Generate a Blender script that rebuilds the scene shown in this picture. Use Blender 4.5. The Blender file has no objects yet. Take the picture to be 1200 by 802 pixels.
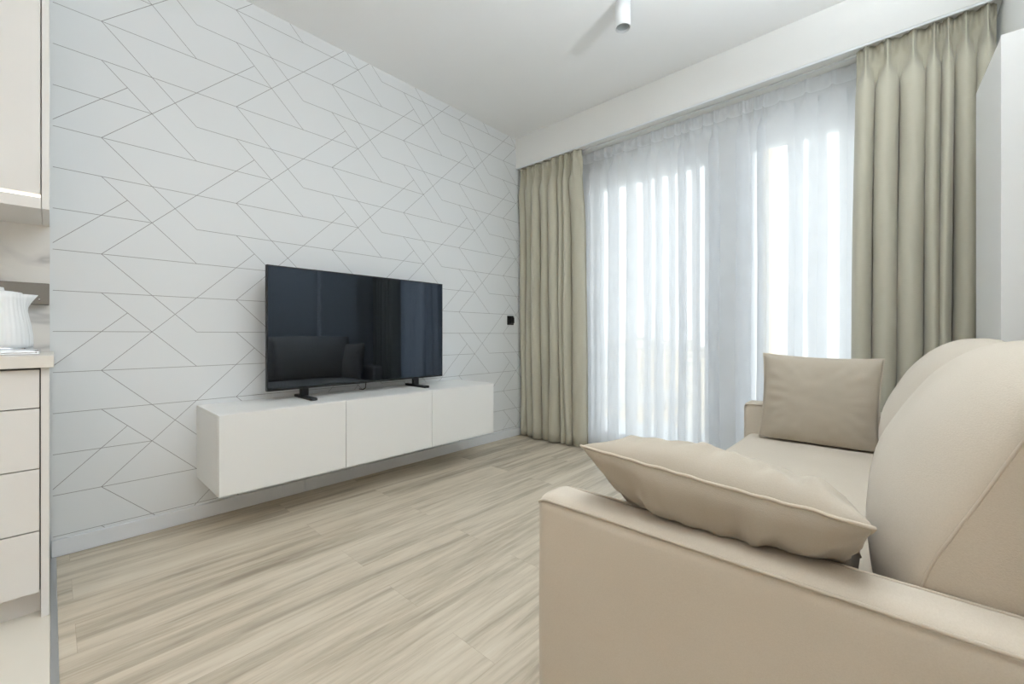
import bpy, bmesh, math, random
from mathutils import Vector, Matrix, noise

sc = bpy.context.scene
COL = sc.collection
PI = math.pi
random.seed(7)

# ------------------------------------------------------------------ helpers
def lin(c):
    out = []
    for v in c:
        v /= 255.0
        out.append(v / 12.92 if v <= 0.04045 else ((v + 0.055) / 1.055) ** 2.4)
    return (out[0], out[1], out[2], 1.0)

def new_mat(name):
    m = bpy.data.materials.new(name); m.use_nodes = True
    nt = m.node_tree
    return m, nt, nt.nodes['Principled BSDF']

def mat(name, rgb, rough=0.5, metal=0.0, spec=0.5, emit=None, estr=0.0):
    m, nt, b = new_mat(name)
    b.inputs['Base Color'].default_value = lin(rgb)
    b.inputs['Roughness'].default_value = rough
    b.inputs['Metallic'].default_value = metal
    b.inputs['Specular IOR Level'].default_value = spec
    if emit:
        b.inputs['Emission Color'].default_value = lin(emit)
        b.inputs['Emission Strength'].default_value = estr
    return m

def N(nt, kind, **kw):
    n = nt.nodes.new(kind)
    for k, v in kw.items():
        if k in n.inputs: n.inputs[k].default_value = v
        else: setattr(n, k, v)
    return n

def L(nt, a, b): nt.links.new(a, b)

def paint(name, rgb, rough=0.6, var=0.02, scale=6.0, bump=0.0, bscale=300.0, spec=0.3):
    """painted / laminate surface with a faint uneven tone"""
    m, nt, b = new_mat(name)
    tc = N(nt, 'ShaderNodeTexCoord')
    nz = N(nt, 'ShaderNodeTexNoise', Scale=scale, Detail=3.0)
    L(nt, tc.outputs['Object'], nz.inputs['Vector'])
    mx = N(nt, 'ShaderNodeMix', data_type='RGBA')
    c = lin(rgb)
    mx.inputs[6].default_value = (c[0]*(1-var), c[1]*(1-var), c[2]*(1-var), 1)
    mx.inputs[7].default_value = (c[0]*(1+var), c[1]*(1+var), c[2]*(1+var), 1)
    L(nt, nz.outputs['Fac'], mx.inputs[0]); L(nt, mx.outputs[2], b.inputs['Base Color'])
    b.inputs['Roughness'].default_value = rough
    b.inputs['Specular IOR Level'].default_value = spec
    if bump:
        n2 = N(nt, 'ShaderNodeTexNoise', Scale=bscale, Detail=2.0)
        L(nt, tc.outputs['Object'], n2.inputs['Vector'])
        bp = N(nt, 'ShaderNodeBump', Strength=bump, Distance=0.002)
        L(nt, n2.outputs['Fac'], bp.inputs['Height']); L(nt, bp.outputs['Normal'], b.inputs['Normal'])
    return m

def fabric(name, rgb, rgb2, weave=700.0, bump=0.25, sheen=0.15, mott=5.0):
    m, nt, b = new_mat(name)
    tc = N(nt, 'ShaderNodeTexCoord')
    n1 = N(nt, 'ShaderNodeTexNoise', Scale=mott, Detail=5.0, Roughness=0.6)
    n2 = N(nt, 'ShaderNodeTexNoise', Scale=weave, Detail=2.0)
    mp = N(nt, 'ShaderNodeMapping'); mp.inputs['Scale'].default_value = (1.0, 0.35, 1.0)
    L(nt, tc.outputs['Object'], n1.inputs['Vector'])
    L(nt, tc.outputs['Object'], mp.inputs['Vector']); L(nt, mp.outputs['Vector'], n2.inputs['Vector'])
    ad = N(nt, 'ShaderNodeMath', operation='MULTIPLY_ADD'); ad.inputs[1].default_value = 0.6
    L(nt, n2.outputs['Fac'], ad.inputs[0])
    hm = N(nt, 'ShaderNodeMath', operation='MULTIPLY'); hm.inputs[1].default_value = 0.4
    L(nt, n1.outputs['Fac'], hm.inputs[0]); L(nt, hm.outputs[0], ad.inputs[2])
    mx = N(nt, 'ShaderNodeMix', data_type='RGBA')
    mx.inputs[6].default_value = lin(rgb2); mx.inputs[7].default_value = lin(rgb)
    L(nt, ad.outputs[0], mx.inputs[0]); L(nt, mx.outputs[2], b.inputs['Base Color'])
    b.inputs['Roughness'].default_value = 0.9
    b.inputs['Specular IOR Level'].default_value = 0.15
    b.inputs['Sheen Weight'].default_value = sheen
    bp = N(nt, 'ShaderNodeBump', Strength=bump, Distance=0.001)
    L(nt, n2.outputs['Fac'], bp.inputs['Height']); L(nt, bp.outputs['Normal'], b.inputs['Normal'])
    return m

class MB:
    """collects shapes (world coordinates) and links them as one mesh object"""
    def __init__(s): s.bm = bmesh.new()
    def quad(s, pts, mi=0, smooth=False):
        f = s.bm.faces.new([s.bm.verts.new(p) for p in pts]); f.material_index = mi; f.smooth = smooth
        return f
    def box(s, x0, x1, y0, y1, z0, z1, bev=0.0, seg=2, mi=0):
        r = bmesh.ops.create_cube(s.bm, size=1.0)
        vs = r['verts']
        for v in vs:
            v.co = Vector(((x0+x1)/2 + v.co.x*(x1-x0), (y0+y1)/2 + v.co.y*(y1-y0), (z0+z1)/2 + v.co.z*(z1-z0)))
        fs = set(f for v in vs for f in v.link_faces)
        for f in fs: f.material_index = mi
        if bev > 0:
            es = list(set(e for v in vs for e in v.link_edges))
            rb = bmesh.ops.bevel(s.bm, geom=es, offset=bev, segments=seg, profile=0.5, affect='EDGES')
            for f in rb['faces']: f.material_index = mi; f.smooth = seg > 2
        return s
    def prism(s, pts, z0, z1, bev=0.0, seg=2):
        b = [s.bm.verts.new((p[0], p[1], z0)) for p in pts]
        t = [s.bm.verts.new((p[0], p[1], z1)) for p in pts]
        n = len(pts)
        s.bm.faces.new(list(reversed(b))); s.bm.faces.new(t)
        for i in range(n):
            s.bm.faces.new((b[i], b[(i+1) % n], t[(i+1) % n], t[i]))
        if bev > 0:
            es = list(set(e for v in b+t for e in v.link_edges))
            bmesh.ops.bevel(s.bm, geom=es, offset=bev, segments=seg, profile=0.5, affect='EDGES')
        return s
    def lathe(s, prof, c, seg=32, rfun=None, cap=True):
        rings = []
        for r, z in prof:
            ring = []
            for i in range(seg):
                a = 2*PI*i/seg
                rr = rfun(r, z, a) if rfun else r
                ring.append(s.bm.verts.new((c[0]+rr*math.cos(a), c[1]+rr*math.sin(a), c[2]+z)))
            rings.append(ring)
        for a, b in zip(rings, rings[1:]):
            for i in range(seg):
                f = s.bm.faces.new((a[i], a[(i+1) % seg], b[(i+1) % seg], b[i])); f.smooth = True
        if cap:
            s.bm.faces.new(list(reversed(rings[0]))); s.bm.faces.new(rings[-1])
        return s
    def tube(s, pts, r, seg=8, closed=False):
        pts = [Vector(p) for p in pts]; n = len(pts); rings = []
        for i, p in enumerate(pts):
            a = pts[(i-1) % n] if (closed or i > 0) else p
            b = pts[(i+1) % n] if (closed or i < n-1) else p
            d = (b-a).normalized()
            up = Vector((0, 0, 1)) if abs(d.z) < 0.9 else Vector((0, 1, 0))
            u = d.cross(up).normalized(); w = u.cross(d).normalized()
            rings.append([s.bm.verts.new(p + (u*math.cos(2*PI*k/seg) + w*math.sin(2*PI*k/seg))*r) for k in range(seg)])
        m = n if closed else n-1
        for i in range(m):
            A, B = rings[i], rings[(i+1) % n]
            for k in range(seg):
                f = s.bm.faces.new((A[k], A[(k+1) % seg], B[(k+1) % seg], B[k])); f.smooth = True
        if not closed:
            s.bm.faces.new(list(reversed(rings[0]))); s.bm.faces.new(rings[-1])
        return s
    def grid(s, fn, nu, nv, closed_u=False):
        g = [[s.bm.verts.new(fn(i, j)) for j in range(nv)] for i in range(nu)]
        for i in range(nu if closed_u else nu-1):
            for j in range(nv-1):
                f = s.bm.faces.new((g[i][j], g[(i+1) % nu][j], g[(i+1) % nu][j+1], g[i][j+1])); f.smooth = True
        return g
    def build(s, name, mats, parent=None, recalc=True, shift=None):
        if recalc: bmesh.ops.recalc_face_normals(s.bm, faces=s.bm.faces[:])
        off = Vector((0, 0, 0))
        p = parent
        while p is not None:
            off += p.location; p = p.parent
        if shift is not None and parent is None: off = Vector(shift)
        if off.length: bmesh.ops.translate(s.bm, verts=s.bm.verts[:], vec=-off)
        me = bpy.data.meshes.new(name); s.bm.to_mesh(me); s.bm.free()
        for m in (mats if isinstance(mats, (list, tuple)) else [mats]): me.materials.append(m)
        o = bpy.data.objects.new(name, me); COL.objects.link(o)
        if parent is not None: o.parent = parent
        elif shift is not None: o.location = off
        return o

def tag(o, label=None, cat=None, group=None, kind=None):
    if label: o['label'] = label
    if cat: o['category'] = cat
    if group: o['group'] = group
    if kind: o['kind'] = kind
    return o

def thing(name, label, cat, loc, group=None):
    o = bpy.data.objects.new(name, None); COL.objects.link(o)
    o.empty_display_size = 0.1; o.location = loc
    return tag(o, label, cat, group)

def struct(name, mb, m, label, cat):
    return tag(mb.build(name, m), label, cat, None, 'structure')

# ------------------------------------------------------------------ room numbers
XR = 2.87          # right wall
YB = 2.807         # bulkhead front
YW = 3.10          # window wall, inner side
YF = -3.2          # wall behind the camera
H = 2.657
HS = 2.394         # soffit

# ------------------------------------------------------------------ materials
M = {}
M['wallpaper'] = paint('wallpaper_white', (226, 229, 231), 0.55, 0.012, 3.0)
M['line'] = paint('wallpaper_line', (150, 150, 151), 0.5, 0.05, 20.0)
M['wall'] = paint('wall_white', (232, 232, 230), 0.7, 0.012, 2.5)
M['ceiling'] = paint('ceiling_white', (244, 245, 246), 0.8, 0.008, 2.0)
M['base'] = paint('skirting_white', (226, 229, 233), 0.4, 0.01)
M['lacquer'] = paint('white_lacquer', (232, 232, 230), 0.35, 0.008, 3.0)
M['laminate'] = paint('warm_white_laminate', (226, 224, 221), 0.4, 0.012, 4.0)
M['worktop'] = paint('worktop_stone', (222, 218, 211), 0.3, 0.03, 60.0)
M['gap'] = paint('shadow_gap', (90, 88, 84), 0.7, 0.02)
M['tile'] = paint('floor_tile', (222, 217, 206), 0.35, 0.02, 8.0)
M['alu'] = mat('brushed_aluminium', (186, 188, 190), 0.35, 0.85)
M['chrome'] = mat('chrome', (215, 217, 220), 0.12, 1.0)
M['taupe'] = paint('taupe_metal', (120, 114, 106), 0.45, 0.02)
M['black'] = paint('black_plastic', (18, 18, 20), 0.4, 0.02, 30)
M['kettle'] = paint('kettle_plastic', (240, 243, 245), 0.25, 0.005, 5, spec=0.5)
M['pvc'] = paint('window_pvc', (232, 235, 238), 0.35, 0.01)
M['lampwhite'] = paint('lamp_white', (222, 224, 225), 0.45, 0.005)
M['reflector'] = mat('lamp_reflector', (188, 194, 196), 0.3, 0.3)
M['dark'] = mat('dark_recess', (40, 40, 42), 0.6)
M['opal'] = mat('fill_lamp_opal', (250, 246, 238), 0.3, 0, 0.5, (255, 240, 222), 3.0)  # glowing shade of the added hall lamp
M['globe'] = mat('fill_lamp_globe', (250, 250, 250), 0.3, 0, 0.5, (240, 247, 255), 2.5)  # glowing globe of the added pendant
def shade_mat():
    m = bpy.data.materials.new('lamp_shade_fabric'); m.use_nodes = True
    nt = m.node_tree; nt.nodes.clear()
    out = N(nt, 'ShaderNodeOutputMaterial')
    tl = N(nt, 'ShaderNodeBsdfTranslucent', Color=(0.85, 0.8, 0.72, 1)); df = N(nt, 'ShaderNodeBsdfDiffuse', Color=(0.85, 0.8, 0.72, 1))
    mx = N(nt, 'ShaderNodeMixShader'); mx.inputs[0].default_value = 0.35
    L(nt, tl.outputs[0], mx.inputs[1]); L(nt, df.outputs[0], mx.inputs[2]); L(nt, mx.outputs[0], out.inputs['Surface'])
    return m
M['lampshade'] = shade_mat()  # shade of the added floor lamp
M['led'] = mat('led_strip', (255, 250, 240), 0.4, 0, 0.3, (255, 246, 230), 1.6)
M['sofa'] = fabric('beige_sofa_fabric', (204, 195, 181), (184, 173, 157), 620, 0.28, 0.12)
M['piping'] = fabric('beige_sofa_piping', (192, 182, 167), (184, 173, 157), 500, 0.2, 0.1)
M['cushion'] = fabric('greige_cushion_fabric', (171, 162, 149), (158, 148, 133), 600, 0.3, 0.12)
M['drape'] = fabric('olive_beige_drape', (188, 184, 168), (176, 172, 155), 400, 0.15, 0.25)
M['leg'] = paint('sofa_leg_plastic', (60, 56, 52), 0.4, 0.02)

def floor_mat():
    m, nt, b = new_mat('oak_plank_floor')
    tc = N(nt, 'ShaderNodeTexCoord')
    sp = N(nt, 'ShaderNodeSeparateXYZ'); L(nt, tc.outputs['Object'], sp.inputs[0])
    cb = N(nt, 'ShaderNodeCombineXYZ')
    ay = N(nt, 'ShaderNodeMath', operation='ADD'); ay.inputs[1].default_value = 20.0 + 0.69
    ax = N(nt, 'ShaderNodeMath', operation='ADD'); ax.inputs[1].default_value = 9.0 - 0.09
    L(nt, sp.outputs['Y'], ay.inputs[0]); L(nt, sp.outputs['X'], ax.inputs[0])
    L(nt, ay.outputs[0], cb.inputs['X']); L(nt, ax.outputs[0], cb.inputs['Y'])
    br = N(nt, 'ShaderNodeTexBrick', offset=0.37, offset_frequency=2)
    br.inputs['Scale'].default_value = 1.0
    br.inputs['Brick Width'].default_value = 1.22
    br.inputs['Row Height'].default_value = 0.18
    br.inputs['Mortar Size'].default_value = 0.0004
    br.inputs['Mortar Smooth'].default_value = 0.0
    br.inputs['Bias'].default_value = 0.0
    br.inputs['Color1'].default_value = (0, 0, 0, 1); br.inputs['Color2'].default_value = (1, 1, 1, 1)
    br.inputs['Mortar'].default_value = (0.5, 0.5, 0.5, 1)
    L(nt, cb.outputs[0], br.inputs['Vector'])
    # grain: noise stretched along the plank, shifted plank by plank
    gv = N(nt, 'ShaderNodeCombineXYZ')
    def mul(o, k):
        q = N(nt, 'ShaderNodeMath', operation='MULTIPLY'); q.inputs[1].default_value = k
        L(nt, o, q.inputs[0]); return q.outputs[0]
    L(nt, mul(sp.outputs['X'], 11.0), gv.inputs['X']); L(nt, mul(sp.outputs['Y'], 0.6), gv.inputs['Y'])
    L(nt, mul(br.outputs['Color'], 9.0), gv.inputs['Z'])
    g1 = N(nt, 'ShaderNodeTexNoise', Scale=1.0, Detail=6.0, Roughness=0.62, Distortion=0.6)
    L(nt, gv.outputs[0], g1.inputs['Vector'])
    gv2 = N(nt, 'ShaderNodeCombineXYZ')
    L(nt, mul(sp.outputs['X'], 48.0), gv2.inputs['X']); L(nt, mul(sp.outputs['Y'], 4.0), gv2.inputs['Y'])
    L(nt, mul(br.outputs['Color'], 17.0), gv2.inputs['Z'])
    g2 = N(nt, 'ShaderNodeTexNoise', Scale=1.0, Detail=5.0, Roughness=0.65, Distortion=0.3)
    L(nt, gv2.outputs[0], g2.inputs['Vector'])
    s1 = N(nt, 'ShaderNodeMath', operation='MULTIPLY_ADD'); s1.inputs[1].default_value = 0.34
    L(nt, g2.outputs['Fac'], s1.inputs[0]); L(nt, mul(g1.outputs['Fac'], 0.66), s1.inputs[2])
    s2 = N(nt, 'ShaderNodeMath', operation='MULTIPLY_ADD'); s2.inputs[1].default_value = 0.035
    L(nt, br.outputs['Color'], s2.inputs[0]); L(nt, s1.outputs[0], s2.inputs[2])
    rp = N(nt, 'ShaderNodeValToRGB')
    e = rp.color_ramp.elements
    e[0].position = 0.34; e[0].color = lin((142, 131, 115))
    e[1].position = 0.70; e[1].color = lin((208, 200, 184))
    k = e.new(0.47); k.color = lin((178, 167, 149))
    k = e.new(0.55); k.color = lin((195, 184, 166))
    L(nt, s2.outputs[0], rp.inputs[0])
    mx = N(nt, 'ShaderNodeMix', data_type='RGBA'); mx.inputs[7].default_value = lin((160, 146, 128))
    L(nt, br.outputs['Fac'], mx.inputs[0]); L(nt, rp.outputs[0], mx.inputs[6])
    L(nt, mx.outputs[2], b.inputs['Base Color'])
    b.inputs['Roughness'].default_value = 0.48
    b.inputs['Specular IOR Level'].default_value = 0.35
    bp = N(nt, 'ShaderNodeBump', Strength=0.08, Distance=0.002)
    L(nt, g2.outputs['Fac'], bp.inputs['Height']); L(nt, bp.outputs['Normal'], b.inputs['Normal'])
    return m
M['floor'] = floor_mat()

def marble_mat():
    m, nt, b = new_mat('white_marble')
    tc = N(nt, 'ShaderNodeTexCoord')
    n1 = N(nt, 'ShaderNodeTexNoise', Scale=2.1, Detail=4.0, Roughness=0.5, Distortion=0.9)
    mp = N(nt, 'ShaderNodeMapping'); mp.inputs['Rotation'].default_value = (0.6, 0.2, 0.4); mp.inputs['Location'].default_value = (0.3, 0.33, 0.15)
    L(nt, tc.outputs['Object'], mp.inputs['Vector']); L(nt, mp.outputs['Vector'], n1.inputs['Vector'])
    rp = N(nt, 'ShaderNodeValToRGB'); e = rp.color_ramp.elements
    e[0].position = 0.40; e[0].color = lin((228, 226, 222))
    e[1].position = 0.56; e[1].color = lin((232, 230, 226))
    k = e.new(0.475); k.color = lin((188, 187, 186))
    k = e.new(0.44); k.color = lin((224, 222, 219))
    k = e.new(0.505); k.color = lin((220, 218, 215))
    L(nt, n1.outputs['Fac'], rp.inputs[0]); L(nt, rp.outputs[0], b.inputs['Base Color'])
    b.inputs['Roughness'].default_value = 0.25
    return m
M['marble'] = marble_mat()

def sheer_mat(name='white_sheer_voile', SHEER=0.66):
    m = bpy.data.materials.new(name); m.use_nodes = True
    nt = m.node_tree; nt.nodes.clear()
    out = N(nt, 'ShaderNodeOutputMaterial')
    tr = N(nt, 'ShaderNodeBsdfTransparent')
    tl = N(nt, 'ShaderNodeBsdfTranslucent', Color=(0.88, 0.90, 0.92, 1))
    df = N(nt, 'ShaderNodeBsdfDiffuse', Color=(0.88, 0.89, 0.91, 1))
    m1 = N(nt, 'ShaderNodeMixShader'); m1.inputs[0].default_value = 0.45
    L(nt, tl.outputs[0], m1.inputs[1]); L(nt, df.outputs[0], m1.inputs[2])
    m2 = N(nt, 'ShaderNodeMixShader')
    # open weave: threads cover part of the cloth, slightly unevenly
    tc = N(nt, 'ShaderNodeTexCoord')
    nz = N(nt, 'ShaderNodeTexNoise', Scale=6.0, Detail=1.0)
    L(nt, tc.outputs['Object'], nz.inputs['Vector'])
    mr = N(nt, 'ShaderNodeMapRange')
    mr.inputs['To Min'].default_value = SHEER - 0.05; mr.inputs['To Max'].default_value = SHEER + 0.05
    L(nt, nz.outputs['Fac'], mr.inputs['Value']); L(nt, mr.outputs[0], m2.inputs[0])
    L(nt, tr.outputs[0], m2.inputs[1]); L(nt, m1.outputs[0], m2.inputs[2])
    L(nt, m2.outputs[0], out.inputs['Surface'])
    return m
M['sheer'] = sheer_mat()
M['sheer_tape'] = sheer_mat('sheer_heading_tape', 0.80)

def glass_mat():
    m = bpy.data.materials.new('window_glass'); m.use_nodes = True
    nt = m.node_tree; nt.nodes.clear()
    out = N(nt, 'ShaderNodeOutputMaterial')
    tr = N(nt, 'ShaderNodeBsdfTransparent', Color=(0.95, 0.97, 0.97, 1))
    gl = N(nt, 'ShaderNodeBsdfGlossy', Roughness=0.0)
    mx = N(nt, 'ShaderNodeMixShader'); mx.inputs[0].default_value = 0.06
    L(nt, tr.outputs[0], mx.inputs[1]); L(nt, gl.outputs[0], mx.inputs[2]); L(nt, mx.outputs[0], out.inputs['Surface'])
    return m
M['glass'] = glass_mat()

def screen_mat():
    m, nt, b = new_mat('tv_screen_glass')
    tc = N(nt, 'ShaderNodeTexCoord')
    nz = N(nt, 'ShaderNodeTexNoise', Scale=2.0)
    L(nt, tc.outputs['Object'], nz.inputs['Vector'])
    mx = N(nt, 'ShaderNodeMix', data_type='RGBA')
    mx.inputs[6].default_value = lin((3, 4, 7)); mx.inputs[7].default_value = lin((4, 5, 8))
    L(nt, nz.outputs['Fac'], mx.inputs[0]); L(nt, mx.outputs[2], b.inputs['Base Color'])
    b.inputs['Roughness'].default_value = 0.03
    b.inputs['Specular IOR Level'].default_value = 0.8
    b.inputs['Specular Tint'].default_value = (0.64, 0.78, 1.0, 1)
    return m
M['screen'] = screen_mat()

def facade(name, wall, win, sx=3.2, sz=3.0):
    m, nt, b = new_mat(name)
    tc = N(nt, 'ShaderNodeTexCoord')
    sp = N(nt, 'ShaderNodeSeparateXYZ'); L(nt, tc.outputs['Object'], sp.inputs[0])
    ad = N(nt, 'ShaderNodeMath', operation='ADD'); L(nt, sp.outputs['X'], ad.inputs[0]); L(nt, sp.outputs['Y'], ad.inputs[1])
    cb = N(nt, 'ShaderNodeCombineXYZ'); L(nt, ad.outputs[0], cb.inputs[0]); L(nt, sp.outputs['Z'], cb.inputs[1])
    br = N(nt, 'ShaderNodeTexBrick', offset=0.0)
    br.inputs['Scale'].default_value = 1.0; br.inputs['Brick Width'].default_value = sx; br.inputs['Row Height'].default_value = sz
    br.inputs['Mortar Size'].default_value = 0.72; br.inputs['Mortar Smooth'].default_value = 0.0
    br.inputs['Color1'].default_value = lin(win); br.inputs['Color2'].default_value = lin(win); br.inputs['Mortar'].default_value = lin(wall)
    L(nt, cb.outputs[0], br.inputs['Vector']); L(nt, br.outputs['Color'], b.inputs['Base Color'])
    b.inputs['Roughness'].default_value = 0.8
    return m

# ------------------------------------------------------------------ the setting
def wallpaper():
    w = MB()
    w.box(-0.15, 0.0, YF-0.15, YW+0.2, -0.1, H+0.15)
    e = 0.0006; hw = 0.0011
    Y0, Z0, S = 0.145, 1.7487, 0.5/3
    ZB = 0.072
    def seg(s0, t0, s1, t1):
        a = [Y0+s0*S, Z0+t0*S]; b = [Y0+s1*S, Z0+t1*S]
        d = [b[0]-a[0], b[1]-a[1]]
        lo, hi = 0.0, 1.0                                    # clip to the papered wall
        for ax, mn, mxv in ((0, 0.004, YW-0.002), (1, ZB, H-0.002)):
            if abs(d[ax]) < 1e-9:
                if not mn < a[ax] < mxv: return
            else:
                p, q = (mn-a[ax])/d[ax], (mxv-a[ax])/d[ax]
                lo = max(lo, min(p, q)); hi = min(hi, max(p, q))
        if hi-lo < 1e-4: return
        p = Vector((a[0]+d[0]*lo, a[1]+d[1]*lo)); q = Vector((a[0]+d[0]*hi, a[1]+d[1]*hi))
        n = Vector((-(q-p).y, (q-p).x)).normalized()*hw
        w.quad([(e, p.x-n.x, p.y-n.y), (e, q.x-n.x, q.y-n.y), (e, q.x+n.x, q.y+n.y), (e, p.x+n.x, p.y+n.y)], 1)
    for i in range(-2, 8):
        for j in range(-9, 9):
            s, t = 3*i, 3*j - i
            for a in ((0, 0, 3, 0), (0, -1, 3, -1), (0, -2, 1, -2), (2, -2, 3, -2),
                      (0, 0, 2, -2), (0, -1, 2, -3), (0, 0, 3.5, 3.5)):
                seg(s+a[0], t+a[1], s+a[2], t+a[3])
    return w
wl = wallpaper()
bmesh.ops.recalc_face_normals(wl.bm, faces=wl.bm.faces[:])
struct('wall_left', wl, [M['wallpaper'], M['line']], 'white left wall papered with thin grey geometric lines', 'wall')
struct('wall_right', MB().box(XR, XR+0.15, YF-0.15, YW+0.2, -0.1, H+0.15), M['wall'], 'plain white wall on the right behind the sofa', 'wall')
struct('wall_front', MB().box(0, XR, YF-0.15, YF, -0.1, H+0.15), M['wall'], 'plain white wall behind the camera', 'wall')
struct('ceiling', MB().box(0, XR, YF, YW+0.2, H, H+0.15), M['ceiling'], 'flat white ceiling', 'ceiling')
struct('ceiling_soffit', MB().box(0.0, XR, YB, YW, HS, H, 0.003), M['wall'], 'white dropped bulkhead above the curtains', 'bulkhead')
struct('floor', MB().box(0.0, XR, 0.006, YW+0.2, -0.1, 0.0), M['floor'], 'light oak plank floor of the living room', 'floor')
def tiles():
    w = MB(); w.box(0.0, XR, YF, 0.006, -0.1, -0.0015, mi=1)
    y = -0.002
    for j in range(6):
        for i in range(4):
            x0, x1 = max(0.002, i*1.2-0.098), min(i*1.2+1.098, XR); y1, y0 = y-j*0.6, max(y-j*0.6-0.596, YF)
            if x1-x0 > 0.05 and y1-y0 > 0.05: w.box(x0, x1, y0, y1, -0.02, 0.0, 0.001, 1)
    return w
struct('floor_kitchen', tiles(), [M['tile'], M['gap']], 'cream floor tiles in front of the kitchen units', 'floor')
struct('trim_1', MB().box(0.0, XR, -0.002, 0.014, -0.004, 0.004, 0.0015), M['alu'], 'grey metal strip between tiles and wooden floor', 'threshold')
def skirting(x0, x1, y0, y1, axis):
    w = MB(); w.box(x0, x1, y0, y1, 0.0, 0.068, 0.003)
    return w
sk = MB(); sk.box(0.0, 0.014, 0.0, 0.98, 0.0005, 0.070, 0.003); sk.box(0.0, 0.014, 0.9806, YW, 0.0005, 0.070, 0.003)
struct('baseboard_left', sk, M['base'], 'low white baseboard along the papered wall', 'baseboard')
struct('baseboard_right', MB().box(XR-0.014, XR, 0.02, YW, 0.0005, 0.07, 0.003), M['base'], 'low white baseboard behind the sofa', 'baseboard')

# window wall with two tall openings
OP = [(0.58, 1.62), (1.74, 2.78)]
OZ0, OZ1 = 0.02, 2.20
ww = MB()
for x0, x1 in ((0.0, 0.58), (1.62, 1.74), (2.78, XR)):
    ww.box(x0, x1, YW, YW+0.2, -0.1, H)
for x0, x1 in OP:
    ww.box(x0, x1, YW, YW+0.2, OZ1, H); ww.box(x0, x1, YW, YW+0.2, -0.1, OZ0)
struct('wall_back', ww, M['wall'], 'white window wall behind the curtains', 'wall')
for k, (x0, x1) in enumerate(OP):
    w = MB(); f = 0.09; ya, yb = YW-0.02, YW+0.06
    w.box(x0, x0+f, ya, yb, OZ0, OZ1, 0.006); w.box(x1-f, x1, ya, yb, OZ0, OZ1, 0.006)
    w.box(x0+f, x1-f, ya, yb, OZ1-f, OZ1, 0.006); w.box(x0+f, x1-f, ya, yb, OZ0, OZ0+f, 0.006)
    fr = thing('window_%d' % (k+1), ['tall white framed balcony window left of the pier', 'tall white framed balcony window right of the pier'][k], 'window', ((x0+x1)/2, YW, OZ0))
    tag(fr, kind='structure')
    w.build('frame', M['pvc'], fr)
    MB().box(x0+f-0.005, x1-f+0.005, YW+0.015, YW+0.021, OZ0+f-0.005, OZ1-f+0.005).build('pane', M['glass'], fr)
    h = MB(); hx = x1-f/2 if k == 0 else x0+f/2
    h.box(hx-0.014, hx+0.014, ya-0.012, ya, 1.02, 1.12, 0.004); h.box(hx-0.009, hx+0.009, ya-0.03, ya-0.01, 1.085, 1.105, 0.004)
    h.box(hx-0.010, hx+0.010, ya-0.040, ya-0.026, 0.98, 1.105, 0.005)
    h.build('handle', M['pvc'], fr)

# balcony slab and the town outside
struct('balcony_floor', MB().box(-0.6, 4.2, YW+0.2, YW+1.15, -0.25, -0.04, 0.01), paint('balcony_concrete', (214, 214, 212), 0.7, 0.03, 10), 'pale concrete balcony outside the windows', 'balcony')
GZ = -22.0
struct('ground_town', MB().box(-400, 400, 12, 900, GZ-1, GZ), paint('pale_ground', (206, 200, 188), 0.9, 0.10, 0.05), 'pale ground of the town far below the windows', 'ground')
F = [facade('facade_cream', (232, 224, 210), (176, 176, 176)), facade('facade_white', (238, 236, 232), (182, 188, 194), 4.0, 3.2),
     facade('facade_sand', (222, 208, 188), (170, 164, 158), 2.8, 3.0), facade('facade_grey', (206, 208, 210), (160, 168, 176), 5.0, 3.4)]  # pale colours carry the distance haze
roofm = paint('roof_felt', (196, 190, 182), 0.9, 0.06, 0.2)
rr = random.Random(11)
def building(x, y, w, d, top, fm, label, group=None):
    t = thing('building', label, 'building', (x, y, GZ), group)
    MB().box(x-w/2, x+w/2, y-d/2, y+d/2, GZ, top).build('wall', fm, t)
    r = MB(); r.box(x-w/2-0.3, x+w/2+0.3, y-d/2-0.3, y+d/2+0.3, top, top+0.7)
    r.box(x-w/8, x+w/8, y-d/5, y+d/5, top+0.7, top+3.0)
    r.build('roof', roofm, t)
    return t
FAR = 'pale town building beyond the left window, below the skyline'
for (x, y, w, d, top, fi) in [(-92, 120, 34, 20, -6.5, 1), (-58, 96, 22, 18, -9.0, 0), (-36, 74, 17, 14, -11.0, 2),
                              (-128, 210, 46, 26, -4.0, 3), (-78, 190, 40, 24, -5.2, 2), (-34, 150, 30, 22, -6.0, 0),
                              (-150, 330, 70, 30, -3.5, 0), (-70, 340, 60, 30, -4.0, 1), (-20, 52, 12, 12, -13.5, 1),
                              (-110, 75, 24, 18, -11.5, 0), (-190, 260, 50, 30, -4.5, 2)]:
    building(x, y, w, d, top, F[fi], FAR, 'distant buildings of the town')
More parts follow.
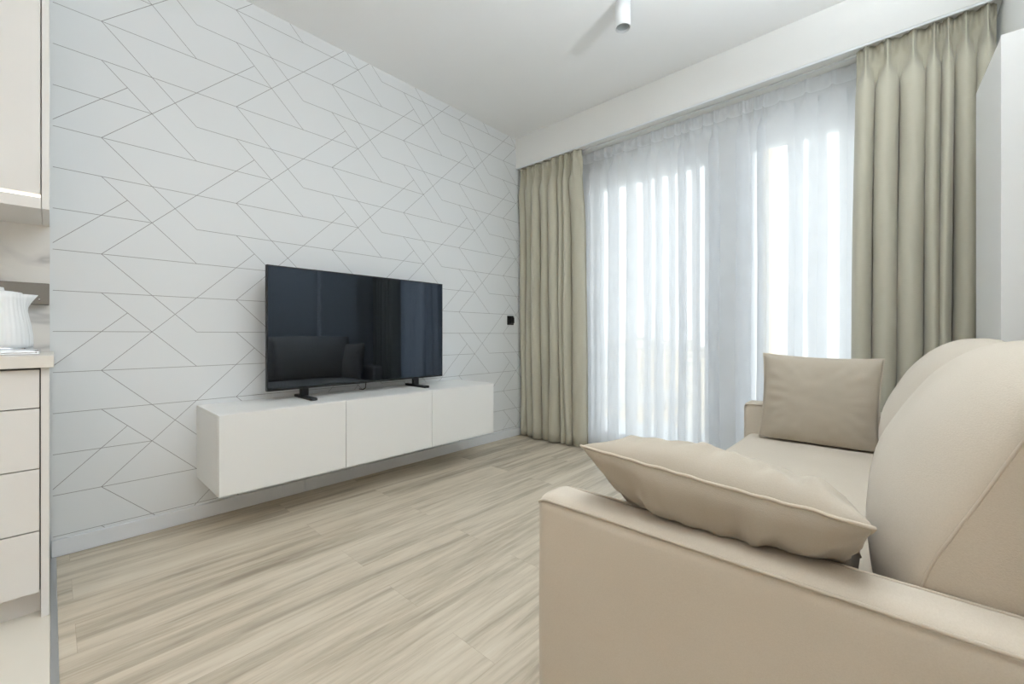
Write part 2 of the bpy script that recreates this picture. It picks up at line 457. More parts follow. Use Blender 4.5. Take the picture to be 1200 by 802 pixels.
# the tall neighbour seen through the right window
tb = thing('tall_building', 'tall pale neighbouring block with a yellow vertical band', 'building', (-3.5, 26, GZ))
MB().box(-3.3, 9.0, 22, 32, GZ, 30).build('wall', facade('facade_hazy', (234, 233, 232), (214, 220, 228), 3.4, 3.2), tb)  # haze is mixed into these low-contrast facade colours
MB().box(-1.95, -1.6, 21.7, 22.0, GZ, 30).build('yellow_band', paint('yellow_render', (240, 216, 150), 0.8, 0.03, 0.5), tb)
MB().box(-3.5, 9.3, 21.6, 32.4, 30, 31).build('roof', roofm, tb)
leafm = paint('pale_foliage', (128, 142, 104), 0.9, 0.25, 0.8)
trunkm = paint('tree_bark', (110, 96, 80), 0.9, 0.1, 3)
def tree(x, y, r, h):
    t = thing('tree', 'hazy green tree among the town buildings below', 'tree', (x, y, GZ), 'trees in the town below')
    MB().lathe([(0.35, 0), (0.25, h*0.5), (0.15, h*0.75)], (x, y, GZ), 10).build('trunk', trunkm, t)
    c = MB()
    for k in range(6):
        ox, oy, oz = rr.uniform(-.5, .5)*r, rr.uniform(-.5, .5)*r, rr.uniform(-.3, .5)*r
        ico = bmesh.ops.create_icosphere(c.bm, subdivisions=3, radius=r*rr.uniform(.5, .75))
        for v in ico['verts']:
            n = noise.noise(v.co*1.3 + Vector((k*7.1, x, y)))
            v.co = v.co*(1+0.35*n) + Vector((x+ox, y+oy, GZ+h+oz))
    for f in c.bm.faces: f.smooth = True
    c.build('crown', leafm, t)
for a in [(-30, 56, 3.0, 6), (-30, 44, 2.8, 5.5), (-50, 62, 3.6, 7), (-14, 38, 3.0, 5), (-74, 78, 3.8, 7)]: tree(*a)

# ------------------------------------------------------------------ curtains
def drape(name, label, x0, x1, yc, z0, z1, npl, mtl, seed, amp, group, heading=0.085, finger=3, ns=26, flare=(0, 0), thick=0.0025, tube=1.75, sag=0.25, hd=1.0, cleft=False):
    """pinch-pleated curtain: tight fingers in the heading, folds that open below the pinch"""
    R = random.Random(seed)
    W = x1-x0
    cuts = [0.0]
    for i in range(npl): cuts.append(cuts[-1] + R.uniform(1-sag, 1+sag))
    cuts = [c/cuts[-1] for c in cuts]
    am = [R.uniform(0.65, 1.15) for _ in range(npl+1)]
    ph = [R.uniform(-1, 1) for _ in range(npl+1)]
    lag = [R.uniform(-0.35, 0.35) for _ in range(npl+1)]
    nu = npl*ns+1
    zs = []
    zt = z1-heading
    for k in range(9): zs.append(z1-heading*k/8)
    for k in range(1, 37): zs.append(zt-(zt-z0)*(k/36.0)**1.35)
    zh = z1-z0
    def fn(i, j):
        z = zs[j]; p = min(i//ns, npl-1); u = (i-p*ns)/ns      # u: 0..1 inside pleat p, crest in the middle
        xa, xb = cuts[p], cuts[p+1]
        d = 2*PI*(u-0.5)
        c = 0.5+0.5*math.cos(d)
        if z >= zt-1e-6:                                            # heading: fingers of a pinch pleat
            q = (z-zt)/heading; q2 = min(1.0, 2.0*q)
            narrow = c**8; wide = c**0.8*(0.45+0.55*(0.5+0.5*math.cos(finger*d)))
            y = (0.016*(1-c**2)*(1-0.7*q2) - 0.040*(narrow+(wide-narrow)*q2))*hd
            x = x0+W*(xa+(xb-xa)*(u-(0.10*math.sin(d)*(1-q))/(2*PI)*3))
        else:
            t = min(1.0, (zt-z)/0.16); e1 = t*t*(3-2*t)            # folds open quickly below the pinch
            t = min(1.0, (zt-z)/0.55); e = t*t*(3-2*t)
            low = (zt-z)/(zt-z0)
            A0_ = 0.042*hd; A = A0_+(amp*1.9*am[p]-A0_)*(0.35*e1+0.65*e)
            th = tube*(2*u-1)
            xs = 0.5+0.5*math.sin(th)/math.sin(tube); ys = (math.cos(th)-math.cos(tube))/(1-math.cos(tube))
            if cleft:                                            # round fold with a tucked-in neck, narrow dark cleft between folds
                v = 2*u-1; va = min(1.0, abs(v)/0.86); tq = 2.25*va
                xe = 0.487*math.sin(tq)
                if abs(v) > 0.86: xe = 0.487*math.sin(2.25)+(0.5-0.487*math.sin(2.25))*(abs(v)-0.86)/0.14
                xs = 0.5+math.copysign(xe, v); ys = (math.cos(tq)-math.cos(2.25))/(1-math.cos(2.25))
            xq = u-0.30*math.sin(d)/(2*PI); yq = c**8-0.4*(1-c**2)
            ys = yq+(ys-yq)*e1; uu = xq+(xs-xq)*e1
            y = -A*ys + (amp*0.85)*e
            uu += lag[p]*(0.22 if cleft else 0.42)*e*ys*(0.6+0.4*math.sin(low*3+ph[p]*3))
            x = x0+W*(xa+(xb-xa)*uu) + 0.012*math.sin(2.2*low*PI+ph[p]*3)*low*ys
            y += 0.008*noise.noise(Vector((x*7, z*1.3, seed)))*e
            x += (flare[0]*(1-(x-x0)/W) + flare[1]*((x-x0)/W))*low
        return Vector((x, yc+y, z))
    b = MB(); b.grid(fn, nu, len(zs))
    if isinstance(mtl, list):
        for f in b.bm.faces:
            if f.calc_center_median().z > zt: f.material_index = 1
    base = ((x0+x1)/2, yc, z0)
    o = b.build(name, mtl, None, True, base)
    if thick:
        s = o.modifiers.new('thickness', 'SOLIDIFY'); s.thickness = thick; s.offset = 0
    tag(o, label, 'curtain', group)
    return o

drape('blackout_curtain', 'olive beige pinch-pleated curtain beside the papered wall', 0.012, 0.66, 2.865, 0.012, 2.392, 8, M['drape'], 3, 0.062, 'olive beige curtains', ns=48, flare=(0, 0.03), sag=0.42, finger=3, cleft=True)
drape('blackout_curtain', 'olive beige pinch-pleated curtain behind the sofa end', 2.365, 2.855, 2.865, 0.012, 2.392, 7, M['drape'], 12, 0.065, 'olive beige curtains', ns=48, flare=(-0.035, 0), sag=0.48, finger=3, cleft=True)
drape('sheer_curtain', 'translucent white sheer curtain across the balcony windows', 0.50, 2.62, 2.978, 0.015, 2.388, 25, [M['sheer'], M['sheer_tape']], 21, 0.034, None, heading=0.075, finger=3, ns=32, thick=0, tube=2.5, sag=0.6, hd=0.6)

rail = thing('curtain_rail', 'slim white curtain rail along the lower edge of the bulkhead', 'curtain rail', (1.43, 2.83, HS-0.018))
rb = MB(); rb.box(0.03, XR-0.02, 2.885, 2.903, HS-0.010, HS, 0.001); rb.build('drape_track', M['lampwhite'], rail)
MB().box(0.004, XR-0.004, YB+0.001, YB+0.012, HS-0.012, HS, 0.0015).build('edge_profile', M['base'], rail)
rb = MB(); rb.box(0.03, XR-0.02, 2.972, 2.990, HS-0.005, HS, 0.001); rb.build('sheer_track', M['lampwhite'], rail)

# ------------------------------------------------------------------ wall socket by the curtain
so = thing('wall_socket', 'small black wall socket on the papered wall beside the curtain', 'socket', (0.0, 2.735, 1.03))
MB().box(0.0, 0.008, 2.695, 2.775, 0.99, 1.07, 0.003).build('plate', M['black'], so)
MB().box(0.008, 0.030, 2.708, 2.762, 1.003, 1.057, 0.006).build('plug', M['black'], so)

# ------------------------------------------------------------------ TV console
CY0, CY1, CZ0, CZ1, CX = 0.4786, 2.126, 0.208, 0.558, 0.400
con = thing('tv_console', 'white floating wall-mounted console under the television', 'TV console', (0.0, (CY0+CY1)/2, CZ0))
cb = MB(); t = 0.018
cb.box(0, CX-0.0205, CY0, CY1, CZ1-t, CZ1, 0.0012); cb.box(0, CX-0.0205, CY0, CY1, CZ0, CZ0+t, 0.0012)
cb.box(0, CX-0.0205, CY0, CY0+t, CZ0+t, CZ1-t); cb.box(0, CX-0.0205, CY1-t, CY1, CZ0+t, CZ1-t)
for y in (1.038, 1.588): cb.box(0, CX-0.0205, y-t, y+t, CZ0+t, CZ1-t)
cb.box(0, 0.008, CY0+t, CY1-t, CZ0+t, CZ1-t)
cb.build('carcass', M['lacquer'], con)
for ya, yb in ((CY0+0.0005, 1.0365), (1.0395, 1.5865), (1.5895, CY1-0.0005)):
    MB().box(CX-0.0185, CX, ya, yb, CZ0, CZ1-0.001, 0.0015).build('door', M['lacquer'], con)

# ------------------------------------------------------------------ television
TX, TY0, TY1, TZ0, TZ1 = 0.165, 0.735, 1.856, 0.612, 1.260
tv = thing('television', 'black flat screen television on the white console', 'television', (TX, (TY0+TY1)/2, CZ1))
b = MB(); b.box(TX-0.022, TX, TY0, TY1, TZ0, TZ1, 0.003); b.box(TX-0.055, TX-0.020, TY0+0.14, TY1-0.14, TZ0+0.03, TZ1-0.20, 0.012)
b.build('housing', M['black'], tv)
MB().box(TX-0.001, TX+0.0015, TY0+0.006, TY1-0.006, TZ0+0.011, TZ1-0.006, 0.0007, 1).build('screen', M['screen'], tv)
for y in (0.925, 1.640):
    l = MB(); l.box(TX-0.030, TX-0.004, y-0.020, y+0.020, CZ1+0.010, TZ0+0.012, 0.003)
    l.prism([(TX-0.12, y-0.014), (TX-0.12, y+0.014), (TX+0.115, y+0.018), (TX+0.115, y-0.018)], CZ1, CZ1+0.015, 0.004)
    l.build('leg', M['black'], tv)
cab = MB(); cab.tube([(TX-0.04, 1.30, TZ0+0.05), (TX-0.045, 1.30, 0.60), (TX-0.06, 1.305, 0.575), (TX-0.10, 1.31, CZ1+0.003), (0.02, 1.31, CZ1+0.003)], 0.003, 6)
cab.build('cable', M['black'], tv)

# ------------------------------------------------------------------ ceiling spotlights, then unseen lamps added as fill
def downlight(x, y, label, lit=0.0):
    t = thing('ceiling_spotlight', label, 'ceiling lamp', (x, y, H), 'white cylinder ceiling spotlights')
    r, h = 0.040, 0.140
    b = MB()
    b.lathe([(r-0.006, -0.012), (r, -0.0)] , (x, y, H), 40, cap=False)
    b.bm.free(); b = MB()
    b.lathe([(0.0335, -0.000), (0.0335, -0.006), (r, -0.0065), (r, -h+0.001), (r-0.001, -h), (r-0.0035, -h), (r-0.005, -h+0.004), (r-0.0065, -h+0.040)], (x, y, H), 48, cap=False)
    o = b.build('housing', M['lampwhite'], t)
    b = MB(); b.lathe([(r-0.0066, -h+0.012), (r-0.012, -h+0.034), (r-0.020, -h+0.040)], (x, y, H), 40, cap=False); b.build('reflector', M['reflector'], t)
    b = MB(); b.lathe([(0.0245, -h+0.041), (0.018, -h+0.036), (0.004, -h+0.033)], (x, y, H), 32, cap=True)
    b.build('lens', M['reflector'] if not lit else M['led'], t)
    if lit:
        ld = bpy.data.lights.new('spot_light', 'SPOT'); ld.energy = lit; ld.spot_size = math.radians(125); ld.spot_blend = 0.9
        ld.shadow_soft_size = 0.03; ld.color = (1.0, 0.93, 0.85)
        lo = bpy.data.objects.new('spot_light', ld); COL.objects.link(lo); lo.parent = t; lo.location = (0, 0, -h-0.005)
    return t
downlight(1.457, 2.03, 'white cylinder spotlight on the ceiling in front of the window')
downlight(1.50, -0.94, 'white cylinder spotlight on the kitchen ceiling behind the camera', 28)

FILL_SCONCE = 88  # strength of the added wall uplighters
def fill_dome(x, y, label, watts, r=0.21):  # added lamp, unseen, general fill from behind the camera
    t = thing('fill_ceiling_lamp', label, 'ceiling lamp', (x, y, H))
    MB().lathe([(r*0.9, 0.0), (r*0.9, -0.02), (r*0.85, -0.022)], (x, y, H), 40).build('base', M['lampwhite'], t)
    MB().lathe([(r*0.95, -0.021)] + [(r*math.cos(a), -0.022-0.11*math.sin(a)) for a in [k*PI/2/10 for k in range(0, 10)]] + [(0.004, -0.132)], (x, y, H), 40).build('shade', M['opal'], t)
    ld = bpy.data.lights.new('fill_light', 'AREA'); ld.shape = 'DISK'; ld.size = 2*r; ld.energy = watts; ld.color = (1.0, 0.90, 0.78)
    lo = bpy.data.objects.new('fill_light', ld); COL.objects.link(lo); lo.parent = t; lo.location = (0, 0, -0.14)
    return t
fill_dome(1.40, -2.1, 'added round opal fill lamp on the hall ceiling, unseen behind the camera', 2)
def pendant(x, y, z, label, r=0.14):  # added lamp, out of view, brightens ceiling and far end
    t = thing('fill_pendant_lamp', label, 'added pendant lamp', (x, y, H))
    MB().lathe([(0.05, -0.0005), (0.05, -0.022), (0.012, -0.03)], (x, y, H), 32).build('ceiling_rose', M['lampwhite'], t)
    MB().tube([(x, y, H-0.025), (x, y, z+r+0.03)], 0.003, 8).build('cord', M['lampwhite'], t)
    MB().lathe([(0.03, z+r-0.012), (0.032, z+r+0.03), (0.006, z+r+0.04)], (x, y, 0), 32).build('cap', M['lampwhite'], t)
    MB().lathe([(max(0.004, r*math.sin(a)), z-r*math.cos(a)) for a in [PI*k/24 for k in range(0, 25)]], (x, y, 0), 40).build('globe', M['globe'], t)
pendant(1.35, 0.85, 2.36, 'added white opal globe fill lamp, out of view over the living room')
def fill_shade_lamp(x, y, label, watts):  # added lamp, out of view, puts warm light on the near sofa arm
    t = thing('fill_floor_lamp', label, 'added floor lamp', (x, y, 0.0))
    MB().lathe([(0.13, 0.0005), (0.135, 0.006), (0.13, 0.022), (0.02, 0.028)], (x, y, 0), 40).build('base', M['lampwhite'], t)
    MB().tube([(x, y, 0.02), (x, y, 1.22)], 0.010, 12).build('pole', M['lampwhite'], t)
    MB().lathe([(0.17, 1.08), (0.13, 1.36), (0.127, 1.36), (0.167, 1.08)], (x, y, 0), 40, cap=False).build('shade', M['lampshade'], t)
    ld = bpy.data.lights.new('fill_light', 'POINT'); ld.energy = watts; ld.color = (1.0, 0.55, 0.20); ld.shadow_soft_size = 0.05
    lo = bpy.data.objects.new('fill_light', ld); COL.objects.link(lo); lo.parent = t; lo.location = (0, 0, 1.24)
fill_shade_lamp(2.55, -1.0, 'added warm fill lamp with a fabric shade, unseen behind the camera', 11)
def fill_sconce(y, z, label, watts):  # added lamps, out of view, brighten the ceiling towards the window
    t = thing('fill_wall_uplighter', label, 'added wall lamp', (XR, y, z), 'added wall uplighters')
    MB().box(XR-0.02, XR-0.0005, y-0.09, y+0.09, z-0.05, z+0.03, 0.003).build('back_plate', M['lampwhite'], t)
    b = MB(); b.prism([(XR-0.02, y-0.11), (XR-0.10, y-0.11), (XR-0.115, y), (XR-0.10, y+0.11), (XR-0.02, y+0.11)], z-0.06, z-0.045, 0.002)
    for (p, q) in (((XR-0.02, y-0.11), (XR-0.10, y-0.11)), ((XR-0.10, y-0.11), (XR-0.115, y)), ((XR-0.115, y), (XR-0.10, y+0.11)), ((XR-0.10, y+0.11), (XR-0.02, y+0.11))):
        d = Vector((q[0]-p[0], q[1]-p[1])).normalized(); n = Vector((-d.y, d.x))*0.003
        b.prism([(p[0]-n.x, p[1]-n.y), (q[0]-n.x, q[1]-n.y), (q[0]+n.x, q[1]+n.y), (p[0]+n.x, p[1]+n.y)], z-0.046, z+0.035)
    b.build('shade', M['lampwhite'], t)
    ld = bpy.data.lights.new('fill_light', 'AREA'); ld.shape = 'RECTANGLE'; ld.size = 0.07; ld.size_y = 0.18; ld.energy = watts; ld.color = (0.88, 0.95, 1.0)
    lo = bpy.data.objects.new('fill_light', ld); COL.objects.link(lo); lo.parent = t; lo.location = (-0.062, 0, 0.036); lo.rotation_euler = Vector((0.12, -0.28, 1.0)).to_track_quat('-Z', 'Y').to_euler()
fill_sconce(0.75, 1.98, 'added fill uplighter, out of view above the near end of the sofa', FILL_SCONCE)
fill_sconce(1.45, 1.98, 'added fill uplighter, out of view above the middle of the sofa', FILL_SCONCE)

# ------------------------------------------------------------------ kitchen at the left edge
KY = -1.8; KX = 0.510
bc = thing('base_cabinet', 'warm white kitchen base unit with four drawers', 'kitchen cabinet', (0.25, -0.30, 0.0))
b = MB(); b.box(0.012, KX-0.022, KY, -0.024, 0.082, 0.795); b.build('carcass', M['gap'], bc)
MB().box(0.02, KX-0.055, KY, -0.024, 0.0005, 0.082).build('plinth', M['laminate'], bc)
MB().box(0.012, KX, -0.0225, -0.0045, 0.0005, 0.7955, 0.001).build('end_panel', M['laminate'], bc)
for z0, z1 in ((0.0835, 0.276), (0.2795, 0.4735), (0.4770, 0.6665), (0.6700, 0.7900)):
    for ya, yb in ((-0.622, -0.0255), (-1.222, -0.6255), (-1.795, -1.2255)):
        if ya < -0.63 and z0 > 0.1 and False: continue
        MB().box(KX-0.020, KX, ya, yb, z0, z1, 0.0015).build('drawer', M['laminate'], bc)
wt = tag(MB().box(0.0, KX+0.020, KY, 0.006, 0.797, 0.835, 0.002).build('worktop', M['worktop'], None, True, (0.26, -0.9, 0.797)), 'pale stone-look worktop on the kitchen base unit', 'worktop')
tag(MB().box(0.0, 0.010, KY, -0.004, 0.835, 1.335).build('wall_backsplash', M['marble']), 'white marble backsplash with grey veins', 'backsplash', None, 'structure')
uc = thing('wall_cabinet', 'warm white kitchen wall cabinet with a lit groove below the door', 'kitchen cabinet', (0.17, -0.30, 1.335))
UX = 0.35
b = MB(); b.box(0.0, UX-0.022, KY, -0.024, 1.340, H-0.001); b.box(0.0, UX-0.004, KY, -0.0235, 1.335, 1.374, 0.001); b.build('carcass', M['laminate'], uc)
MB().box(0.0, UX, -0.0225, -0.0045, 1.335, H-0.0005, 0.001).build('end_panel', M['laminate'], uc)
for ya, yb in ((-0.622, -0.0255), (-1.222, -0.6255), (-1.795, -1.2255)):
    MB().box(UX-0.020, UX, ya, yb, 1.384, H-0.003, 0.0015).build('door', M['laminate'], uc)
MB().box(UX-0.022, UX-0.006, KY, -0.0245, 1.375, 1.382).build('light_strip', M['led'], uc)
sr = thing('socket_rail', 'taupe metal socket rail on the marble backsplash', 'socket rail', (0.01, -0.5, 1.06))
MB().box(0.010, 0.045, -1.2, -0.0050, 1.020, 1.104, 0.002).build('rail', M['taupe'], sr)
b = MB(); b.box(0.045, 0.0465, -0.034, -0.029, 1.038, 1.043); b.build('screw', M['chrome'], sr)
tr = MB(); tr.box(0.10, 0.40, -0.42, -0.026, 0.8352, 0.8400, 0.002); tr.box(0.10, 0.40, -0.034, -0.026, 0.838, 0.846, 0.002)
tr.box(0.10, 0.40, -0.42, -0.412, 0.838, 0.846, 0.002); tr.box(0.10, 0.108, -0.412, -0.034, 0.838, 0.846, 0.002); tr.box(0.392, 0.40, -0.412, -0.034, 0.838, 0.846, 0.002)
tag(tr.build('serving_tray', M['chrome'], None, True, (0.25, -0.2, 0.8352)), 'shiny silver tray under the kettle on the worktop', 'tray')
KC = (0.25, -0.120, 0.8402)
kt = thing('electric_kettle', 'white ribbed electric kettle on the silver tray', 'kettle', KC)
def kr(r, z, a):
    d = (a-PI/2+PI) % (2*PI)-PI
    ribs = 1+0.012*math.cos(36*a)
    k = max(0.0, (z-0.150)/0.055)
    sp_ = max(0.0, 1-abs(d)/0.55)
    return r*ribs + 0.030*min(1, k)**1.2*sp_**1.3
prof = [(0.076, 0.018), (0.0775, 0.03), (0.0765, 0.06), (0.073, 0.09), (0.068, 0.12), (0.0635, 0.145), (0.0615, 0.158), (0.0605, 0.172), (0.0600, 0.185), (0.0595, 0.203), (0.057, 0.203), (0.055, 0.195)]
MB().lathe(prof, KC, 144, kr).build('body', M['kettle'], kt)
MB().lathe([(0.075, 0.010), (0.077, 0.011), (0.077, 0.017), (0.075, 0.018)], KC, 48).build('ring', M['chrome'], kt)
MB().lathe([(0.079, 0.0), (0.080, 0.003), (0.079, 0.010), (0.07, 0.0105)], KC, 48).build('power_base', M['kettle'], kt)
MB().lathe([(0.054, 0.198), (0.052, 0.208), (0.030, 0.212), (0.012, 0.213), (0.010, 0.224), (0.003, 0.226)], KC, 40).build('lid', M['kettle'], kt)
hp = [(KC[0], KC[1]-0.056, KC[2]+0.185), (KC[0], KC[1]-0.085, KC[2]+0.190), (KC[0], KC[1]-0.108, KC[2]+0.175), (KC[0], KC[1]-0.115, KC[2]+0.13), (KC[0], KC[1]-0.108, KC[2]+0.08), (KC[0], KC[1]-0.092, KC[2]+0.05), (KC[0], KC[1]-0.072, KC[2]+0.045)]
MB().tube(hp, 0.011, 12).build('handle', M['kettle'], kt)

# ------------------------------------------------------------------ shallow white cabinet behind the sofa end
ca = thing('tall_cabinet', 'shallow tall white cabinet against the right wall behind the sofa', 'cabinet', (2.82, 2.34, 0.0))
CB = [(2.779, 2.117), (2.764, 2.56), (XR-0.0005, 2.56), (XR-0.0005, 2.117)]
MB().prism([(2.785, 2.122), (2.7705, 2.555), (XR-0.0155, 2.555), (XR-0.0155, 2.122)], 0.0005, 1.888).build('carcass', M['lacquer'], ca)
MB().prism([(2.777, 2.1365), (2.762, 2.56), (2.770, 2.56), (2.785, 2.1365)], 0.003, 1.893, 0.0015).build('door', M['lacquer'], ca)
MB().prism([(2.776, 2.117), (2.7753, 2.1345), (2.855, 2.1345), (2.855, 2.117)], 0.0005, 1.893, 0.0015).build('side_panel', M['lacquer'], ca)

# ------------------------------------------------------------------ sofa
SX0, SX1 = 1.952, 2.755
A0, A1 = 0.690, 0.792        # near arm
B0, B1 = 2.335, 2.445        # far arm
AT = 0.567; ST = 0.420
sofa = thing('sofa', 'beige fabric sofa along the right wall', 'sofa', ((SX0+SX1)/2, (A0+B1)/2, 0.0))
def arm(y0, y1, outer):
    b = MB()
    b.box(SX0, SX1-0.002, y0, y1, 0.085, AT, 0.030, 5)
    top = [v for v in b.bm.verts if v.co.z > AT-0.0005]
    bmesh.ops.subdivide_edges(b.bm, edges=[e for e in b.bm.edges if e.calc_length() > 0.3], cuts=20, use_grid_fill=True)
    for v in b.bm.verts:
        n = noise.noise(v.co*4.0)
        v.co += Vector((0.0, 0.003*n, 0.002*n))
    for f in b.bm.faces: f.smooth = True
    a = b.build('arm', M['sofa'], sofa)
    for yy, sgn in ((y0, -1), (y1, 1)):
        s = MB()
        r = 0.030; pts = []
        zc, yq = AT-r*0.30, yy + (-sgn)*r*0.085
        for k in range(3, 7):
            q = PI/2*k/6
            pts.append((SX0+0.004+0.030*(1-math.cos(q)), yq, zc-0.03+0.030*math.sin(q)))
        for k in range(1, 22):
            x = SX0+0.034+(SX1-0.03-SX0-0.034)*k/21
            pts.append((x, yq+0.0015*noise.noise(Vector((x*6, yy, 0))), zc+0.001*noise.noise(Vector((x*7, yy, 3)))))
        s.tube(pts, 0.0030, 8); s.build('piping', M['piping'], a)
arm(A0, A1, -1); arm(B0, B1, 1)
b = MB(); b.box(SX0+0.04, SX1-0.03, A1-0.005, B0+0.005, 0.085, 0.255, 0.012, 3); b.build('base', M['sofa'], sofa)
# seat: crowned cushion block
def seat():
    b = MB(); x0, x1, y0, y1, z0, z1 = SX0+0.022, 2.60, A1-0.004, B0+0.004, 0.250, ST
    b.box(x0, x1, y0, y1, z0, z1, 0.035, 6)
    bmesh.ops.subdivide_edges(b.bm, edges=[e for e in b.bm.edges if e.calc_length() > 0.2], cuts=14, use_grid_fill=True)
    for v in b.bm.verts:
        if v.co.z > z1-0.03:
            u = (v.co.x-x0)/(x1-x0)*2-1; w = (v.co.y-y0)/(y1-y0)*2-1
            v.co.z += 0.008*max(0, 1-u*u)*max(0, 1-w**4) + 0.003*noise.noise(v.co*5)
    for f in b.bm.faces: f.smooth = True
    return b
seat().build('seat', M['sofa'], sofa)
# back frame, leaning
b = MB()
sec = [(2.650, 0.255), (2.745, 0.255), (2.7555, 0.40), (2.7555, 0.850), (2.750, 0.872), (2.735, 0.882), (2.715, 0.880), (2.702, 0.866), (2.655, 0.43)]
def frame_fn(i, j):
    y = A0+0.02 + (B1-A0-0.04)*j/24
    return Vector((sec[i][0], y, sec[i][1]))
g = b.grid(frame_fn, len(sec), 25, True)
b.bm.faces.new([g[i][0] for i in range(len(sec))]); b.bm.faces.new([g[i][24] for i in range(len(sec))])
b.build('back_frame', M['sofa'], sofa)
# back cushions: bulging front, flat sides with a piped edge
PF = [(2.560, 0.428), (2.515, 0.430), (2.490, 0.470), (2.478, 0.540), (2.480, 0.600), (2.495, 0.665), (2.522, 0.725), (2.556, 0.785), (2.592, 0.830), (2.630, 0.862), (2.670, 0.882), (2.705, 0.889), (2.735, 0.886)]
EF = [(2.565, 0.432), (2.553, 0.440), (2.545, 0.470), (2.542, 0.530), (2.553, 0.585), (2.575, 0.637), (2.600, 0.692), (2.626, 0.752), (2.652, 0.805), (2.674, 0.836), (2.694, 0.852), (2.710, 0.858), (2.726, 0.858)]
RE = [(2.722, 0.80), (2.690, 0.62), (2.658, 0.44)]
def resample(P, n):
    P = [Vector((p[0], p[1], 0)) for p in P]
    out = []
    for k in range(n):
        t = k/(n-1)*(len(P)-1); i = min(int(t), len(P)-2); f = t-i
        p0, p1, p2, p3 = P[max(i-1, 0)], P[i], P[i+1], P[min(i+2, len(P)-1)]
        out.append(0.5*((2*p1)+(-p0+p2)*f+(2*p0-5*p1+4*p2-p3)*f*f+(-p0+3*p1-3*p2+p3)*f**3))
    return out
def back_cushion(y0, y1, seed):
    n = 40; P = resample(PF, n); E = resample(EF, n)
    nv = 41; b = MB()
    full = n+len(RE)
    def fn(i, j):
        v = j/(nv-1)*2-1
        v = math.copysign(1-(1-abs(v))**1.6, v)
        y = (y0+y1)/2+(y1-y0)/2*v
        if i < n:
            k = (1-abs(v)**3.2)**0.62
            p = E[i].lerp(P[i], k)
            w = noise.noise(Vector((p.x*7+seed, y*3.5, p.y*7)))*0.006*k + noise.noise(Vector((p.x*16, y*9+seed, p.y*16)))*0.0022*k
            return Vector((p.x+w, y, p.y+w*0.5))
        r = RE[i-n]
        return Vector((r[0], y, r[1]))
    g = b.grid(fn, full, nv, True)
    for jj in (0, nv-1):
        f = b.bm.faces.new([g[i][jj] for i in range(full)])
    c = b.build('back_cushion', M['sofa'], sofa)
    for yy in (y0+0.001, y1-0.001):
        s = MB(); s.tube([(p.x, yy, p.y) for p in E[2:]], 0.0022, 8); s.build('piping', M['piping'], c)
ym = (A1+B0)/2
back_cushion(A1+0.004, ym-0.002, 1.0); back_cushion(ym+0.002, B0-0.004, 5.0)
for x in (SX0+0.06, SX1-0.08):
    for y in (A0+0.055, B1-0.055):
        MB().lathe([(0.018, 0.0), (0.020, 0.004), (0.025, 0.09)], (x, y, 0.0), 16).build('leg', M['leg'], sofa)

# ------------------------------------------------------------------ loose pillows
def pillow(label, center, ex, ey, W, Hh, T, seed, pinch=0.055, wr=0.006, group='loose sofa pillows', rest=None, tuck=0.004):
    """ex, ey: unit vectors of the pillow's width and height"""
    ex = Vector(ex).normalized(); ey = Vector(ey).normalized(); en = ex.cross(ey).normalized(); ey = en.cross(ex)
    c = Vector(center); n = 49
    root = thing('throw_pillow', label, 'pillow', center, group)
    def edge(u, v):
        x = u*(W/2)*(1-pinch*(1-v*v)*abs(u)**2)
        y = v*(Hh/2)*(1-pinch*(1-u*u)*abs(v)**2)
        return x, y
    def surf(u, v, sgn):
        x, y = edge(u, v)
        q = max(0.0, (1-u*u)*(1-v*v))
        t = T/2*q**0.46
        wk = noise.noise(Vector((u*2.2+seed, v*2.2, sgn*3)))*0.9 + noise.noise(Vector((u*5.5, v*5.5+seed, sgn*5)))*0.45
        ang = math.atan2(v, u)
        rad = max(abs(u), abs(v))
        fold = math.sin(ang*21+seed*3+2*noise.noise(Vector((u*3, v*3, seed))))*max(0, rad-0.45)*max(0, 1-rad**4)*1.6
        t += (wr*wk*q**0.35 + wr*1.0*fold)
        for a_, b_ in ((u, v), (v, u)):                      # short tucks running in from the seams
            dd = 1-abs(b_)
            t += tuck*(noise.noise(Vector((a_*6.5+seed*5, b_*1.2, sgn*4+seed)))+0.25)*math.exp(-((dd-0.20)/0.17)**2)*(1-a_**4)
        p = c + ex*x + ey*y + en*(sgn*max(t, 0.0))
        return rest(p) if rest else p
    b = MB()
    us = [math.copysign(1-(1-abs(k/(n-1)*2-1))**1.25, k/(n-1)*2-1) for k in range(n)]
    top = [[None]*n for _ in range(n)]; bot = [[None]*n for _ in range(n)]
    for i, u in enumerate(us):
        for j, v in enumerate(us):
            top[i][j] = b.bm.verts.new(surf(u, v, 1))
            rim = i in (0, n-1) or j in (0, n-1)
            bot[i][j] = top[i][j] if rim else b.bm.verts.new(surf(u, v, -1))
    for i in range(n-1):
        for j in range(n-1):
            f = b.bm.faces.new((top[i][j], top[i+1][j], top[i+1][j+1], top[i][j+1])); f.smooth = True
            f = b.bm.faces.new((bot[i][j], bot[i][j+1], bot[i+1][j+1], bot[i+1][j])); f.smooth = True
    b.build('pillow_cover', M['cushion'], root)
    ring = [surf(u, -1, 1) for u in us] + [surf(1, v, 1) for v in us[1:]] + [surf(u, 1, 1) for u in reversed(us[:-1])] + [surf(-1, v, 1) for v in reversed(us[1:-1])]
    MB().tube(ring, 0.0028, 8, True).build('piping', M['piping'], root)
    return root
def on_seat(p):
    p.z = max(p.z, ST+0.012)
    if p.y > B0-0.006 and p.z < AT+0.01: p.y = B0-0.006
    return p
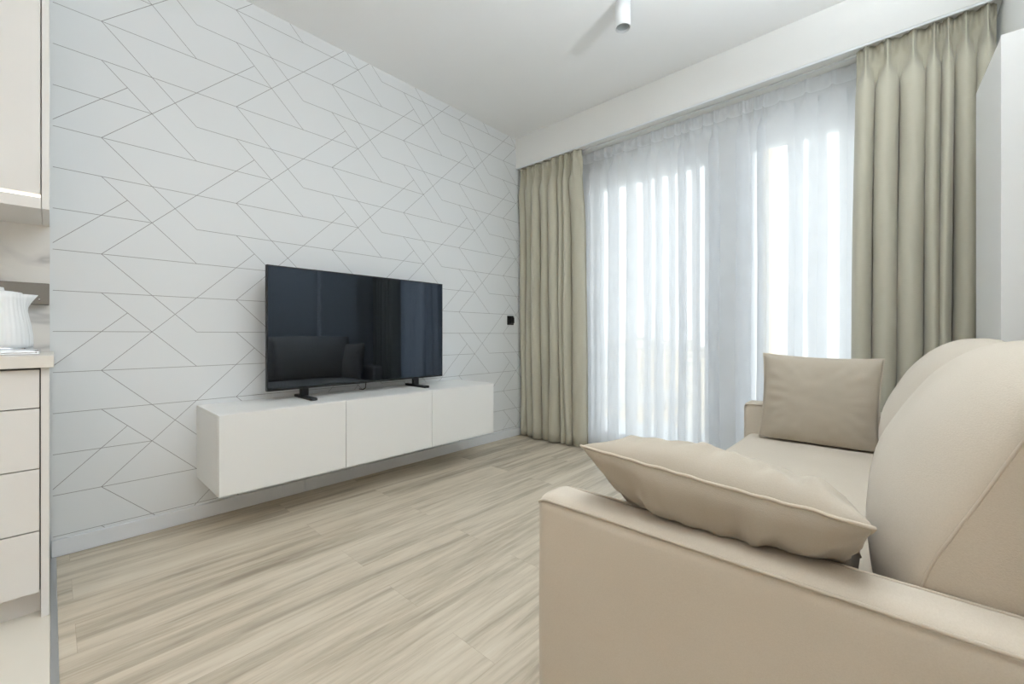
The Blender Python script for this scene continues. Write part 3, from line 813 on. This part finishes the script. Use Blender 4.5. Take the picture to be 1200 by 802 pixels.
def over_arm(p):
    if p.y > A1-0.01: p.x = min(p.x, 2.466)             # pushed up against the back cushion
    if p.y < A1+0.03 and p.x > SX0-0.05:                # lies on the rounded top of the arm
        d = max(0.0, p.y-(A1-0.02))/0.05
        p.z = max(p.z, AT+0.004-0.05*d*d)
    else:
        p.z = max(p.z, ST+0.015)
    return p
pillow('greige pillow standing upright against the far sofa arm', (2.265, 2.258, 0.610), (1, 0.02, -0.03), (0.09, 0.13, 1), 0.43, 0.40, 0.13, 2.0, wr=0.0035, rest=on_seat)
pillow('beige pillow lying over the near sofa arm', (2.274, 0.905, 0.566), (1, 0.0, -0.062), (0.0, 0.90, -0.46), 0.44, 0.45, 0.18, 4.0, wr=0.009, rest=over_arm, tuck=0.014)

# ------------------------------------------------------------------ light
w = bpy.data.worlds.new('sky'); sc.world = w; w.use_nodes = True
nt = w.node_tree; bg = nt.nodes['Background']
tc = N(nt, 'ShaderNodeTexCoord'); sp = N(nt, 'ShaderNodeSeparateXYZ'); L(nt, tc.outputs['Generated'], sp.inputs[0])
rp = N(nt, 'ShaderNodeValToRGB'); e = rp.color_ramp.elements
e[0].position = 0.0; e[0].color = (0.94, 0.96, 0.98, 1); e[1].position = 0.6; e[1].color = (0.86, 0.93, 1.0, 1)
L(nt, sp.outputs['Z'], rp.inputs[0]); L(nt, rp.outputs[0], bg.inputs['Color'])
bg.inputs['Strength'].default_value = 2.9
sd = bpy.data.lights.new('sun', 'SUN'); sd.energy = 2.2; sd.angle = 0.02; sd.color = (1.0, 0.95, 0.87)
so_ = bpy.data.objects.new('sun', sd); COL.objects.link(so_)
so_.rotation_euler = Vector((-0.25, 0.75, -0.6)).to_track_quat('-Z', 'Y').to_euler()

# ------------------------------------------------------------------ camera
f = 493.0
cd = bpy.data.cameras.new('camera'); cam = bpy.data.objects.new('camera', cd); COL.objects.link(cam)
cd.sensor_fit = 'HORIZONTAL'; cd.sensor_width = 36.0; cd.lens = f/1200*36.0
cd.shift_y = -8.0/1200; cd.clip_start = 0.02; cd.clip_end = 2000
cam.location = (2.52, 0.0, 0.90); cam.rotation_euler = (PI/2, 0, math.radians(42.4))
sc.camera = cam

vs = sc.view_settings
sc.display_settings.display_device = 'sRGB'
vs.view_transform = 'Standard'; vs.look = 'None'; vs.exposure = -0.06; vs.gamma = 1.0; vs.use_curve_mapping = False
cy = sc.cycles
cy.use_denoising = True
cy.max_bounces = 14; cy.diffuse_bounces = 8; cy.glossy_bounces = 4; cy.transmission_bounces = 8; cy.transparent_max_bounces = 32
cy.sample_clamp_indirect = 6.0
